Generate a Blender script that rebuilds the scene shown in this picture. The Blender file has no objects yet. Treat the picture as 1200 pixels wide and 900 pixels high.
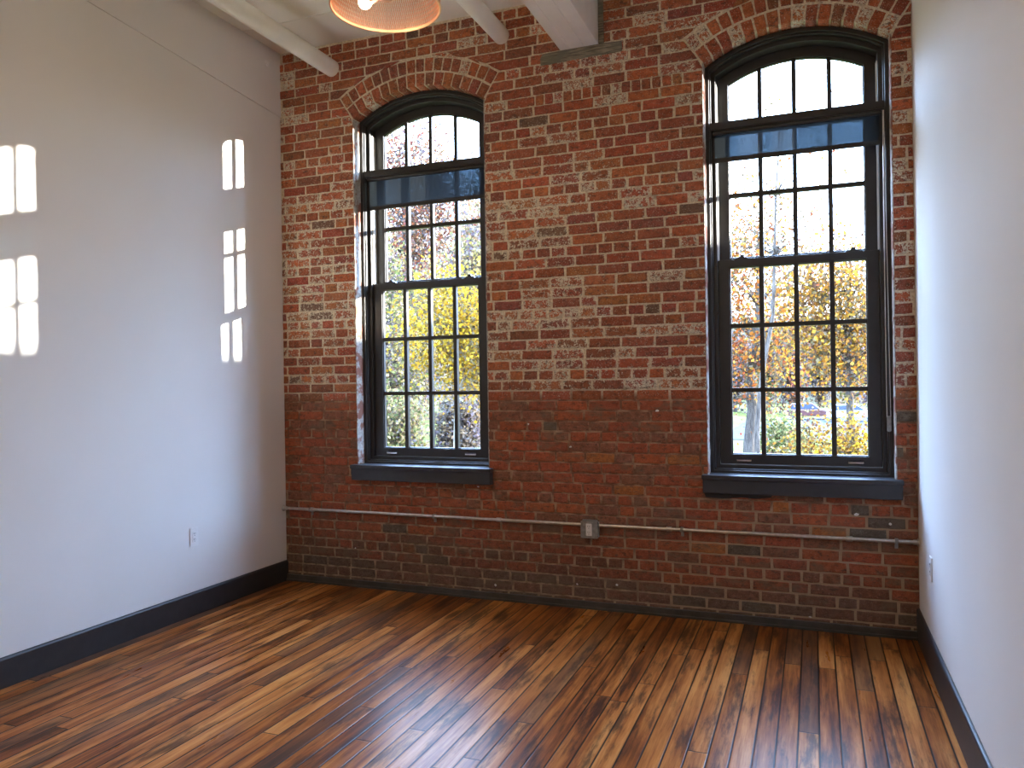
import bpy, bmesh, math, random
import numpy as np
from mathutils import Vector, Matrix, noise
R = math.radians
scene = bpy.context.scene
col = scene.collection
random.seed(11)

# ------------------------------------------------------------------ camera
FPX, YAW, PITCH, ROLL = 908.1, 0.3713, -0.0008, -0.0145
cam_d = bpy.data.cameras.new('camera')
cam_d.sensor_fit = 'HORIZONTAL'; cam_d.sensor_width = 36.0
cam_d.lens = FPX * 36.0 / 1200.0
cam_d.clip_start = 0.05; cam_d.clip_end = 600
cam = bpy.data.objects.new('camera', cam_d); col.objects.link(cam)
fw = Vector((-math.sin(YAW) * math.cos(PITCH), math.cos(YAW) * math.cos(PITCH), math.sin(PITCH)))
rt = Vector((math.cos(YAW), math.sin(YAW), 0)); up = rt.cross(fw)
r2 = rt * math.cos(ROLL) + up * math.sin(ROLL); u2 = up * math.cos(ROLL) - rt * math.sin(ROLL)
m = Matrix((r2, u2, -fw)).transposed().to_4x4()
m.translation = Vector((3.838, -4.973, 1.5))
cam.matrix_world = m
scene.camera = cam

# ------------------------------------------------------------------ world, sun, exposure
scene.view_settings.view_transform = 'Standard'
scene.view_settings.look = 'None'
scene.view_settings.gamma = 1.0
scene.view_settings.use_curve_mapping = False
scene.view_settings.exposure = 0.78
scene.cycles.use_denoising = True
scene.cycles.max_bounces = 12
scene.cycles.diffuse_bounces = 8
scene.cycles.transparent_max_bounces = 24
scene.cycles.sample_clamp_indirect = 12.0
scene.cycles.caustics_reflective = False
scene.cycles.caustics_refractive = False

SUN_TO = Vector((1.0, 0.64, 0.2)).normalized()       # towards the low autumn sun
SKY_STRENGTH = 17.0
SUN_STRENGTH = 26.0
BULB_W = 5.5
world = bpy.data.worlds.new('sky'); scene.world = world; world.use_nodes = True
wn = world.node_tree; wn.nodes.clear()
wo = wn.nodes.new('ShaderNodeOutputWorld'); wb = wn.nodes.new('ShaderNodeBackground')
# bright hazy autumn sky: pale at the horizon, blue overhead
tc = wn.nodes.new('ShaderNodeTexCoord'); sxyz = wn.nodes.new('ShaderNodeSeparateXYZ'); ramp = wn.nodes.new('ShaderNodeValToRGB')
wn.links.new(tc.outputs['Generated'], sxyz.inputs[0]); wn.links.new(sxyz.outputs[2], ramp.inputs[0])
cr = ramp.color_ramp.elements
cr[0].position = 0.0; cr[0].color = (0.235, 0.225, 0.205, 1)
cr[1].position = 1.0; cr[1].color = (0.50, 0.78, 1.50, 1)
for q_, c_ in ((0.10, (0.27, 0.29, 0.33, 1)), (0.26, (0.52, 0.72, 1.10, 1)), (0.5, (0.80, 1.20, 1.95, 1))):
    cr.new(q_).color = c_
wn.links.new(ramp.outputs[0], wb.inputs[0]); wb.inputs[1].default_value = SKY_STRENGTH
wn.links.new(wb.outputs[0], wo.inputs[0])
sun_d = bpy.data.lights.new('sun', 'SUN'); sun_d.energy = SUN_STRENGTH; sun_d.angle = R(0.53)
sun_d.color = (1.0, 0.95, 0.86)
sun = bpy.data.objects.new('sun', sun_d); col.objects.link(sun)
sun.location = (40, 26, 20)
sun.rotation_euler = (-SUN_TO).to_track_quat('-Z', 'Y').to_euler()

# ------------------------------------------------------------------ dimensions
W, H, BACK = 4.386, 4.085, -8.2
ZC, RA, HALF = 2.692, 0.958, 0.532                    # arch centre height, radius, half opening
SILL = 0.905
WIN = (1.190, 3.745)
THICK = 0.43

# ------------------------------------------------------------------ helpers
class NT:
    def __init__(s, name):
        s.m = bpy.data.materials.new(name); s.m.use_nodes = True
        s.t = s.m.node_tree; s.t.nodes.clear()
        s.out = s.n('OutputMaterial')
    def n(s, kind, **kw):
        nd = s.t.nodes.new('ShaderNode' + kind)
        for k, v in kw.items(): setattr(nd, k, v)
        return nd
    def l(s, a, b): s.t.links.new(a, b)
    def put(s, sock, v):
        if isinstance(v, bpy.types.NodeSocket): s.l(v, sock)
        else: sock.default_value = v
    def math(s, op, a, b=0.0, c=0.0, clamp=False):
        nd = s.n('Math', operation=op); nd.use_clamp = clamp
        for i, v in enumerate((a, b, c)): s.put(nd.inputs[i], v)
        return nd.outputs[0]
    def mix(s, f, a, b, mode='MIX'):
        nd = s.n('Mix', data_type='RGBA', blend_type=mode)
        s.put(nd.inputs[0], f)
        for i, v in ((6, a), (7, b)):
            s.put(nd.inputs[i], v if isinstance(v, bpy.types.NodeSocket) else (*v, 1) if len(v) == 3 else v)
        return nd.outputs[2]
    def noise(s, vec, scale, detail=4, rough=0.55):
        nd = s.n('TexNoise'); s.put(nd.inputs['Scale'], scale)
        nd.inputs['Detail'].default_value = detail; nd.inputs['Roughness'].default_value = rough
        if vec is not None: s.l(vec, nd.inputs['Vector'])
        return nd.outputs[0]
    def mapr(s, v, a, b, c=0.0, d=1.0, smooth=True):
        nd = s.n('MapRange'); nd.interpolation_type = 'SMOOTHSTEP' if smooth else 'LINEAR'
        s.put(nd.inputs[0], v)
        for i, x in enumerate((a, b, c, d)): s.put(nd.inputs[i + 1], x)
        return nd.outputs[0]
    def pos(s, scale=(1, 1, 1)):
        g = s.n('NewGeometry'); mp = s.n('Mapping'); mp.inputs['Scale'].default_value = scale
        s.l(g.outputs['Position'], mp.inputs['Vector']); return mp.outputs[0]
    def obj(s, scale=(1, 1, 1)):
        g = s.n('TexCoord'); mp = s.n('Mapping'); mp.inputs['Scale'].default_value = scale
        s.l(g.outputs['Object'], mp.inputs['Vector']); return mp.outputs[0]
    def bsdf(s, color, rough=0.5, metal=0.0, spec=0.5, bump=None, bstr=0.3, bdist=0.01, coat=0.0, coat_rough=0.1):
        b = s.n('BsdfPrincipled')
        s.put(b.inputs['Base Color'], color if isinstance(color, bpy.types.NodeSocket) else (*color, 1))
        s.put(b.inputs['Roughness'], rough); s.put(b.inputs['Metallic'], metal)
        s.put(b.inputs['Specular IOR Level'], spec)
        s.put(b.inputs['Coat Weight'], coat); b.inputs['Coat Roughness'].default_value = coat_rough
        if bump is not None:
            bn = s.n('Bump'); bn.inputs['Strength'].default_value = bstr; bn.inputs['Distance'].default_value = bdist
            s.l(bump, bn.inputs['Height']); s.l(bn.outputs[0], b.inputs['Normal'])
        return b.outputs[0]
    def done(s, shader): s.l(shader, s.out.inputs[0]); return s.m

def simple(name, color, rough=0.5, metal=0.0, spec=0.5, var=0.06, scale=18.0, bstr=0.08, coat=0.0):
    t = NT(name); p = t.obj()
    n = t.noise(p, scale); f = t.mapr(n, 0.3, 0.7)
    c = t.mix(f, tuple(x * (1 - var) for x in color), tuple(min(1, x * (1 + var)) for x in color))
    return t.done(t.bsdf(c, rough, metal, spec, bump=n, bstr=bstr, bdist=0.003, coat=coat))

class MB:
    """collects shapes for ONE mesh object"""
    def __init__(s): s.v = []; s.f = []; s.c = []
    def add(s, vs, fs, c=None):
        o = len(s.v); s.v += [tuple(v) for v in vs]; s.f += [tuple(i + o for i in f) for f in fs]
        if c is not None: s.c += [c] * len(vs)
    def box(s, x0, x1, y0, y1, z0, z1, bev=0.0):
        if bev <= 0:
            vs = [(x, y, z) for x in (x0, x1) for y in (y0, y1) for z in (z0, z1)]
            s.add(vs, [(0, 1, 3, 2), (4, 6, 7, 5), (0, 4, 5, 1), (2, 3, 7, 6), (0, 2, 6, 4), (1, 5, 7, 3)])
        else:
            bm = bmesh.new(); bmesh.ops.create_cube(bm, size=1)
            bmesh.ops.scale(bm, vec=(x1 - x0, y1 - y0, z1 - z0), verts=bm.verts)
            bmesh.ops.translate(bm, vec=((x0 + x1) / 2, (y0 + y1) / 2, (z0 + z1) / 2), verts=bm.verts)
            bmesh.ops.bevel(bm, geom=bm.edges[:], offset=bev, segments=2, affect='EDGES')
            s.bm(bm)
    def bm(s, bm):
        bm.verts.index_update()
        s.add([v.co[:] for v in bm.verts], [[v.index for v in f.verts] for f in bm.faces]); bm.free()
    def tube(s, pts, rads, seg=12, caps=True):
        pts = [Vector(p) for p in pts]; n = len(pts)
        if not isinstance(rads, (list, tuple)): rads = [rads] * n
        vs = []; fs = []
        t = (pts[1] - pts[0]).normalized()
        a = t.orthogonal().normalized()
        for i, p in enumerate(pts):
            d = (pts[min(i + 1, n - 1)] - pts[max(i - 1, 0)]).normalized()
            a = (a - d * a.dot(d))
            a = a.normalized() if a.length > 1e-6 else d.orthogonal().normalized()
            b = d.cross(a)
            for k in range(seg):
                w = 2 * math.pi * k / seg
                vs.append(p + (a * math.cos(w) + b * math.sin(w)) * rads[i])
        for i in range(n - 1):
            for k in range(seg):
                k2 = (k + 1) % seg
                fs.append((i * seg + k, i * seg + k2, (i + 1) * seg + k2, (i + 1) * seg + k))
        if caps:
            fs.append(tuple(range(seg))[::-1]); fs.append(tuple((n - 1) * seg + k for k in range(seg)))
        s.add(vs, fs)
    def lathe(s, prof, cx, cy, seg=48):
        """prof: list of (radius, z) round a vertical axis"""
        n = len(prof); vs = []; fs = []
        for r, z in prof:
            for k in range(seg):
                w = 2 * math.pi * k / seg; vs.append((cx + r * math.cos(w), cy + r * math.sin(w), z))
        for i in range(n - 1):
            for k in range(seg):
                k2 = (k + 1) % seg
                fs.append((i * seg + k, i * seg + k2, (i + 1) * seg + k2, (i + 1) * seg + k))
        s.add(vs, fs)
    def ring(s, outer, inner, y0, y1):
        """frame between two outlines (same count, xz) extruded from y0 to y1"""
        n = len(outer); vs = []
        for y in (y0, y1):
            for o in (outer, inner):
                vs += [(x, y, z) for x, z in o]
        fs = []
        for k in range(n):
            k2 = (k + 1) % n
            A, B, C_, D = 0, n, 2 * n, 3 * n
            fs += [(A + k, A + k2, B + k2, B + k), (C_ + k, D + k, D + k2, C_ + k2),
                   (A + k, C_ + k, C_ + k2, A + k2), (B + k, B + k2, D + k2, D + k)]
        s.add(vs, fs)
    def prism(s, poly, y0, y1):
        n = len(poly)
        s.add([(x, y0, z) for x, z in poly] + [(x, y1, z) for x, z in poly],
              [tuple(range(n)), tuple(range(2 * n - 1, n - 1, -1))] + [(k, k + n, (k + 1) % n + n, (k + 1) % n) for k in range(n)])
    def build(s, name, mat, parent=None, smooth=False, loc=None, bevel=0.0):
        me = bpy.data.meshes.new(name); me.from_pydata(s.v, [], s.f)
        if s.c:
            at = me.color_attributes.new('tint', 'FLOAT_COLOR', 'POINT')
            at.data.foreach_set('color', np.array(s.c, dtype=np.float32).ravel())
        bm = bmesh.new(); bm.from_mesh(me); bmesh.ops.recalc_face_normals(bm, faces=bm.faces); bm.to_mesh(me); bm.free()
        me.materials.append(mat)
        o = bpy.data.objects.new(name, me); col.objects.link(o)
        if smooth:
            me.polygons.foreach_set('use_smooth', [True] * len(me.polygons))
            try: me.set_sharp_from_angle(angle=R(40))
            except Exception: pass
        if bevel:
            b = o.modifiers.new('bevel', 'BEVEL'); b.width = bevel; b.segments = 2; b.limit_method = 'ANGLE'; b.angle_limit = R(50)
        if parent is not None:
            o.parent = parent
            o.location = -Vector(parent.location) if parent.parent is None else Vector((0, 0, 0))   # meshes are in world coordinates
        return o

def empty(name, loc):
    o = bpy.data.objects.new(name, None); col.objects.link(o); o.location = loc
    o.empty_display_size = 0.1
    return o
def tag(o, label=None, cat=None, group=None, kind=None):
    if label: o['label'] = label
    if cat: o['category'] = cat
    if group: o['group'] = group
    if kind: o['kind'] = kind
    return o

# ------------------------------------------------------------------ materials
def wall_paint(name, c1, c2):
    t = NT(name); p = t.pos()
    n1 = t.noise(p, 1.3, 2); n2 = t.noise(p, 260, 2)
    c = t.mix(t.mapr(n1, 0.35, 0.65), c1, c2)
    return t.done(t.bsdf(c, 0.72, spec=0.10, bump=n2, bstr=0.05, bdist=0.002))
M = {}
M['wall'] = wall_paint('wall_paint', (0.765, 0.748, 0.722), (0.785, 0.768, 0.742))
M['ceiling'] = wall_paint('ceiling_paint', (0.88, 0.86, 0.78), (0.91, 0.89, 0.81))
M['white_wood'] = simple('painted_white_wood', (0.88, 0.855, 0.79), 0.5, var=0.03, scale=6)
M['base'] = simple('charcoal_paint', (0.028, 0.026, 0.026), 0.45, var=0.1)
M['frame'] = simple('dark_bronze_frame', (0.030, 0.028, 0.027), 0.38, var=0.08)
M['sillpaint'] = simple('slate_sill_paint', (0.040, 0.043, 0.050), 0.38, var=0.08)
M['liner'] = simple('pale_vinyl_liner', (0.62, 0.60, 0.55), 0.4, var=0.04)
M['metal'] = simple('galvanised_steel', (0.62, 0.60, 0.57), 0.36, metal=0.9, var=0.12, scale=30)
M['boxmetal'] = simple('grey_cast_box', (0.33, 0.33, 0.32), 0.45, metal=0.55, var=0.18, scale=60)
M['plastic'] = simple('white_plastic', (0.80, 0.79, 0.77), 0.35, var=0.02)
M['slot'] = simple('dark_slot', (0.03, 0.03, 0.03), 0.6)
M['chrome'] = simple('brushed_chrome', (0.75, 0.76, 0.80), 0.22, metal=1.0, var=0.05)
M['copper'] = simple('copper_wire', (0.72, 0.36, 0.22), 0.32, metal=0.9, var=0.08)
M['brown_metal'] = simple('dark_copper_lamp_body', (0.10, 0.045, 0.03), 0.4, metal=0.6, var=0.08)
M['oldwood'] = None
M['skirt'] = simple('dirty_dark_skirting', (0.060, 0.052, 0.044), 0.5, var=0.25, scale=9)

t = NT('weathered_bearing_wood'); p = t.pos((3, 3, 40)); n = t.noise(p, 3.0, 6); n2 = t.noise(t.pos((2, 2, 2)), 3.0)
c = t.mix(t.mapr(n, 0.35, 0.65), (0.10, 0.085, 0.055), (0.34, 0.30, 0.22)); c = t.mix(t.mapr(n2, 0.45, 0.6), c, (0.16, 0.15, 0.115))
M['oldwood'] = t.done(t.bsdf(c, 0.8, bump=n, bstr=0.6, bdist=0.006))

# brick: tint attribute is the fired colour of each brick, its alpha how much old whitewash clings to it
t = NT('old_brick'); a = t.n('Attribute', attribute_name='tint')
p = t.pos(); nf = t.noise(p, 95, 6, 0.65); nm = t.noise(p, 26, 4, 0.6); nl = t.noise(p, 5.0, 3); ns = t.noise(p, 190, 3)
c = t.mix(t.mapr(nm, 0.3, 0.7), a.outputs[0], t.mix(1.0, a.outputs[0], (0.62, 0.58, 0.56), 'MULTIPLY'))
c = t.mix(t.math('MULTIPLY', t.mapr(nf, 0.56, 0.72), 0.7), c, (0.065, 0.04, 0.03))
wash = t.mix(t.mapr(ns, 0.35, 0.65), (0.42, 0.36, 0.27), (0.86, 0.79, 0.64))
thr = t.math('SUBTRACT', 0.69, t.math('MULTIPLY', a.outputs[3], 0.24))
mixn = t.math('ADD', t.math('MULTIPLY', nf, 0.6), t.math('MULTIPLY', nm, 0.4))
wf = t.mapr(mixn, thr, t.math('ADD', thr, 0.06))
c = t.mix(wf, c, wash)
g2 = t.n('NewGeometry'); s2 = t.n('SeparateXYZ'); t.l(g2.outputs['Position'], s2.inputs[0])
lowz = t.mapr(s2.outputs[2], 1.44, 1.38)
nd_ = t.noise(p, 150, 3, 0.6); c = t.mix(t.math('MULTIPLY', t.math('MULTIPLY', t.mapr(nd_, 0.60, 0.64), t.math('SUBTRACT', 1.0, t.math('MULTIPLY', lowz, 0.75))), 0.7), c, (0.66, 0.58, 0.46))
nk_ = t.noise(t.pos((0.7, 1, 1.2)), 42, 5, 0.7); c = t.mix(t.math('MULTIPLY', t.mapr(nk_, 0.54, 0.64), 0.75), c, (0.075, 0.045, 0.033))
st = t.noise(t.pos((0.55, 1, 1.5)), 7.0, 6, 0.68); st2 = t.noise(t.pos((0.5, 1, 1.6)), 11.0, 5, 0.66)
c = t.mix(t.math('MULTIPLY', t.math('MULTIPLY', t.mapr(st, 0.50, 0.62), lowz), 0.62), c, (0.17, 0.125, 0.082))
c = t.mix(t.math('MULTIPLY', t.math('MULTIPLY', t.mapr(st2, 0.58, 0.68), lowz), 0.6), c, (0.085, 0.05, 0.036))
h = t.math('ADD', nf, t.math('MULTIPLY', nm, 0.8))
M['brick'] = t.done(t.bsdf(c, 0.82, spec=0.3, bump=h, bstr=0.55, bdist=0.006))

# mortar: unwashed and sooty below the old paint line, pale lime above it
t = NT('lime_mortar'); g = t.n('NewGeometry'); sx = t.n('SeparateXYZ'); t.l(g.outputs['Position'], sx.inputs[0])
p = t.pos(); nf = t.noise(p, 70, 5); nl = t.noise(p, 2.2, 4); nm = t.noise(p, 14, 4)
zz = t.math('ADD', sx.outputs[2], t.math('MULTIPLY', t.math('SUBTRACT', nl, 0.5), 0.22))
pale = t.mix(t.mapr(nf, 0.3, 0.7), (0.60, 0.50, 0.37), (0.84, 0.75, 0.58))
pale = t.mix(t.math('MULTIPLY', t.mapr(nm, 0.56, 0.72), 0.55), pale, (0.17, 0.13, 0.09))
soot = t.mix(t.mapr(nm, 0.4, 0.66), (0.20, 0.10, 0.062), (0.46, 0.30, 0.19))
low = t.mix(t.mapr(nm, 0.35, 0.62), (0.20, 0.135, 0.088), (0.44, 0.32, 0.21))
right = t.mapr(sx.outputs[0], 2.5, 3.3)
soot = t.mix(t.mapr(zz, 0.45, 0.75), low, soot)
soot = t.mix(t.math('MULTIPLY', right, t.mapr(zz, 0.85, 0.6)), soot, (0.44, 0.31, 0.20))
c = t.mix(t.mapr(zz, 1.38, 1.47), soot, pale)
M['mortar'] = t.done(t.bsdf(c, 0.9, spec=0.2, bump=nf, bstr=0.7, bdist=0.006))

# floor boards, running from the camera towards the brick wall
t = NT('old_floor_boards'); g = t.n('NewGeometry'); sx = t.n('SeparateXYZ'); t.l(g.outputs['Position'], sx.inputs[0])
BW = 0.0835
xb = t.math('DIVIDE', sx.outputs[0], BW); xi = t.math('FLOOR', xb); xf = t.math('FRACT', xb)
def wn1(v, w=0.0):
    nd = t.n('TexWhiteNoise', noise_dimensions='2D'); cx_ = t.n('CombineXYZ'); t.put(cx_.inputs[0], v); t.put(cx_.inputs[1], w)
    t.l(cx_.outputs[0], nd.inputs['Vector']); return nd.outputs[0]
yl = t.math('ADD', t.math('DIVIDE', sx.outputs[1], 2.1), t.math('MULTIPLY', wn1(xi), 7.0))
yi = t.math('FLOOR', yl); yf = t.math('FRACT', yl)
rid = wn1(xi, yi); rid2 = wn1(t.math('ADD', xi, 91.0), yi)
off = t.n('CombineXYZ'); t.put(off.inputs[0], t.math('MULTIPLY', rid, 30.0)); t.put(off.inputs[1], t.math('MULTIPLY', rid2, 30.0))
def shifted(scale):
    ad = t.n('VectorMath', operation='MULTIPLY'); t.l(g.outputs['Position'], ad.inputs[0]); ad.inputs[1].default_value = scale
    a2 = t.n('VectorMath', operation='ADD'); t.l(ad.outputs[0], a2.inputs[0]); t.l(off.outputs[0], a2.inputs[1]); return a2.outputs[0]
grain = t.noise(shifted((75, 2.0, 1)), 1.0, 6, 0.65)
fig = t.noise(shifted((16, 1.1, 1)), 1.0, 6, 0.65)
stain = t.noise(shifted((13, 1.8, 1)), 0.9, 6, 0.68)
wide = t.noise(t.pos((1.0, 0.7, 1)), 1.6, 4, 0.6)
fine = t.noise(t.pos((1, 0.6, 1)), 190, 3)
rp = t.n('ValToRGB'); e = rp.color_ramp; e.elements[0].position = 0.0; e.elements[0].color = (0.055, 0.021, 0.010, 1)
e.elements[1].position = 1.0; e.elements[1].color = (0.56, 0.235, 0.066, 1)
for q, cc in ((0.25, (0.13, 0.035, 0.009, 1)), (0.5, (0.27, 0.080, 0.017, 1)), (0.75, (0.42, 0.146, 0.034, 1))):
    x_ = e.elements.new(q); x_.color = cc
v = t.math('ADD', t.math('MULTIPLY', rid, 0.44), t.math('MULTIPLY', t.math('SUBTRACT', fig, 0.5), 1.9))
v = t.math('ADD', v, t.math('MULTIPLY', t.math('SUBTRACT', grain, 0.5), 0.8))
v = t.math('ADD', v, t.math('MULTIPLY', t.math('SUBTRACT', wide, 0.5), 0.55))
v = t.math('ADD', v, 0.39)
t.l(v, rp.inputs[0])
c = t.mix(t.math('MULTIPLY', t.mapr(stain, 0.49, 0.64), 0.80), rp.outputs[0], (0.028, 0.013, 0.008))
c = t.mix(t.math('MULTIPLY', t.mapr(fine, 0.68, 0.76), 0.35), c, (0.03, 0.012, 0.007))
c = t.mix(t.math('MULTIPLY', t.mapr(rid2, 0.82, 0.86), 0.5), c, (0.06, 0.042, 0.03))
gx = t.math('MINIMUM', xf, t.math('SUBTRACT', 1.0, xf)); gy = t.math('MINIMUM', yf, t.math('SUBTRACT', 1.0, yf))
gap = t.math('MINIMUM', t.mapr(gx, 0.018, 0.07), t.mapr(gy, 0.0006, 0.002))
c = t.mix(gap, (0.012, 0.006, 0.004), c)
ht = t.math('ADD', t.math('MULTIPLY', gap, 0.8), t.math('ADD', t.math('MULTIPLY', grain, 0.12), t.math('MULTIPLY', t.noise(t.pos(), 5.0, 2), 0.25)))
rg = t.mapr(stain, 0.3, 0.7, 0.27, 0.36)
M['floor'] = t.done(t.bsdf(c, rg, spec=0.09, bump=ht, bstr=0.25, bdist=0.004))

# window glass: clear pane with a faint reflection
t = NT('window_glass'); tr = t.n('BsdfTransparent'); gl = t.n('BsdfGlossy'); gl.inputs['Roughness'].default_value = 0.02
tr.inputs[0].default_value = (0.97, 0.98, 0.975, 1)
lw = t.n('LayerWeight'); lw.inputs[0].default_value = 0.5; mx = t.n('MixShader')
fr_ = t.math('ADD', t.math('MULTIPLY', t.math('POWER', lw.outputs['Facing'], 4.0), 0.35), 0.025); t.l(fr_, mx.inputs[0]); t.l(tr.outputs[0], mx.inputs[1]); t.l(gl.outputs[0], mx.inputs[2])
M['glass'] = t.done(mx.outputs[0])
# open-weave solar shade cloth, deep blue
t = NT('solar_shade_cloth'); tr = t.n('BsdfTransparent'); tr.inputs[0].default_value = (0.115, 0.145, 0.165, 1)
nz = t.noise(t.pos((1, 1, 1)), 420, 2)
df = t.bsdf(t.mix(t.mapr(nz, 0.4, 0.6), (0.045, 0.05, 0.06), (0.075, 0.08, 0.09)), 0.7)
tl = t.n('BsdfTranslucent'); tl.inputs[0].default_value = (0.14, 0.135, 0.13, 1)
cl = t.n('MixShader'); cl.inputs[0].default_value = 0.5; t.l(df, cl.inputs[1]); t.l(tl.outputs[0], cl.inputs[2])
ad = t.n('MixShader'); ad.inputs[0].default_value = 0.42; t.l(tr.outputs[0], ad.inputs[1]); t.l(cl.outputs[0], ad.inputs[2])
M['shade'] = t.done(ad.outputs[0])
# bulbs
t = NT('warm_bulb_glow'); em = t.n('Emission'); em.inputs[0].default_value = (1.0, 0.62, 0.30, 1); em.inputs[1].default_value = 12.0
M['bulb'] = t.done(em.outputs[0])

# ------------------------------------------------------------------ outline helpers for the arched openings
NARC = 24
def outline(xc, half, r, zb):
    """closed outline: sill left, sill right, then the arch from right to left"""
    pts = [(xc - half, zb), (xc + half, zb)]
    a = math.asin(half / r)
    for k in range(NARC + 1):
        w = a - 2 * a * k / NARC
        pts.append((xc + r * math.sin(w), ZC + r * math.cos(w)))
    return pts

# ------------------------------------------------------------------ room shell
mb = MB(); mb.box(-0.3, W + 0.3, BACK - 0.2, 0.02, -0.15, 0.0)
tag(mb.build('floor', M['floor']), kind='structure')
# ceiling: painted boards with narrow seams that run along the brick wall
mb = MB()
ys = [0.03, -0.42, -1.02, -1.62, -2.22, -2.82, -3.42, -4.4, -5.4, -6.4, -7.4, BACK - 0.2]
for a_, b_ in zip(ys[:-1], ys[1:]):
    mb.box(-0.2, W + 0.2, b_ + 0.004, a_ - 0.004, H, H + 0.02)
mb.box(-0.3, W + 0.3, BACK - 0.3, 0.05, H + 0.012, H + 0.25)
tag(mb.build('ceiling', M['ceiling']), kind='structure')
# left wall with the slightly proud upper panel (its lower edge drops towards the brick wall)
mb = MB(); mb.box(-0.2, 0.0, BACK, 0.0, -0.1, H + 0.1)
sl = 0.0735
pv = [(0.007, 0.0, 3.592), (0.007, BACK, 3.592 - BACK * sl), (0.007, BACK, H + 0.1), (0.007, 0.0, H + 0.1)]
vs = pv + [(-0.05, y, z - (0.003 if k < 2 else 0)) for k, (x, y, z) in enumerate(pv)]
z_hit = -(H + 0.05 - 3.592) / sl
vs[1] = (0.007, z_hit, H + 0.05); vs[2] = (0.007, z_hit, H + 0.1); vs[5] = (-0.05, z_hit, H + 0.047); vs[6] = (-0.05, z_hit, H + 0.1)
mb.add(vs, [(0, 1, 2, 3), (7, 6, 5, 4), (0, 4, 5, 1), (1, 5, 6, 2), (2, 6, 7, 3), (3, 7, 4, 0)])
tag(mb.build('wall_left', M['wall']), kind='structure')
mb = MB(); mb.box(W, W + 0.2, BACK, 0.0, -0.1, H + 0.1)
tag(mb.build('wall_right', M['wall']), kind='structure')
mb = MB(); mb.box(-0.2, W + 0.2, BACK - 0.2, BACK, -0.1, H + 0.1)
tag(mb.build('wall_front', M['wall']), kind='structure')
# baseboards with a rounded top edge
def baseboard(x, s, name, h):
    mb = MB()
    prof = [(0, 0), (0.016, 0), (0.016, h - 0.012), (0.012, h - 0.004), (0.006, h), (0, h)]
    n = len(prof)
    mb.add([(x + s * px, y, z) for y in (0.0, BACK) for px, z in prof],
           [tuple(range(n)), tuple(range(2 * n - 1, n - 1, -1))] + [(k, (k + 1) % n, n + (k + 1) % n, n + k) for k in range(n)])
    tag(mb.build(name, M['base']), kind='structure')
baseboard(0.0, 1, 'baseboard_left', 0.154)
baseboard(W, -1, 'baseboard_right', 0.178)
mb = MB(); mb.box(0.016, W - 0.016, -0.024, 0.0, 0.0, 0.050); mb.box(0.016, W - 0.016, -0.032, 0.0, 0.0, 0.016)
tag(mb.build('trim_1', M['skirt'], bevel=0.003), kind='structure')

# ------------------------------------------------------------------ brick wall (mortar body with two arched openings + every brick)
bm = bmesh.new()
def loop(pts):
    vs_ = [bm.verts.new((x, 0.002, z)) for x, z in pts]
    return [bm.edges.new((vs_[k], vs_[(k + 1) % len(vs_)])) for k in range(len(vs_))]
ed = loop([(-0.25, -0.4), (W + 0.25, -0.4), (W + 0.25, H + 0.3), (-0.25, H + 0.3)])
for xc in WIN: ed += loop(outline(xc, HALF + 0.006, RA + 0.006, SILL - 0.06))
res_ = bmesh.ops.triangle_fill(bm, edges=ed, use_beauty=True)
ext = bmesh.ops.extrude_face_region(bm, geom=bm.faces[:])
bmesh.ops.translate(bm, vec=(0, THICK, 0), verts=[v for v in ext['geom'] if isinstance(v, bmesh.types.BMVert)])
mb = MB(); mb.bm(bm)
wall_back = tag(mb.build('wall_brick', M['mortar']), kind='structure')

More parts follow.
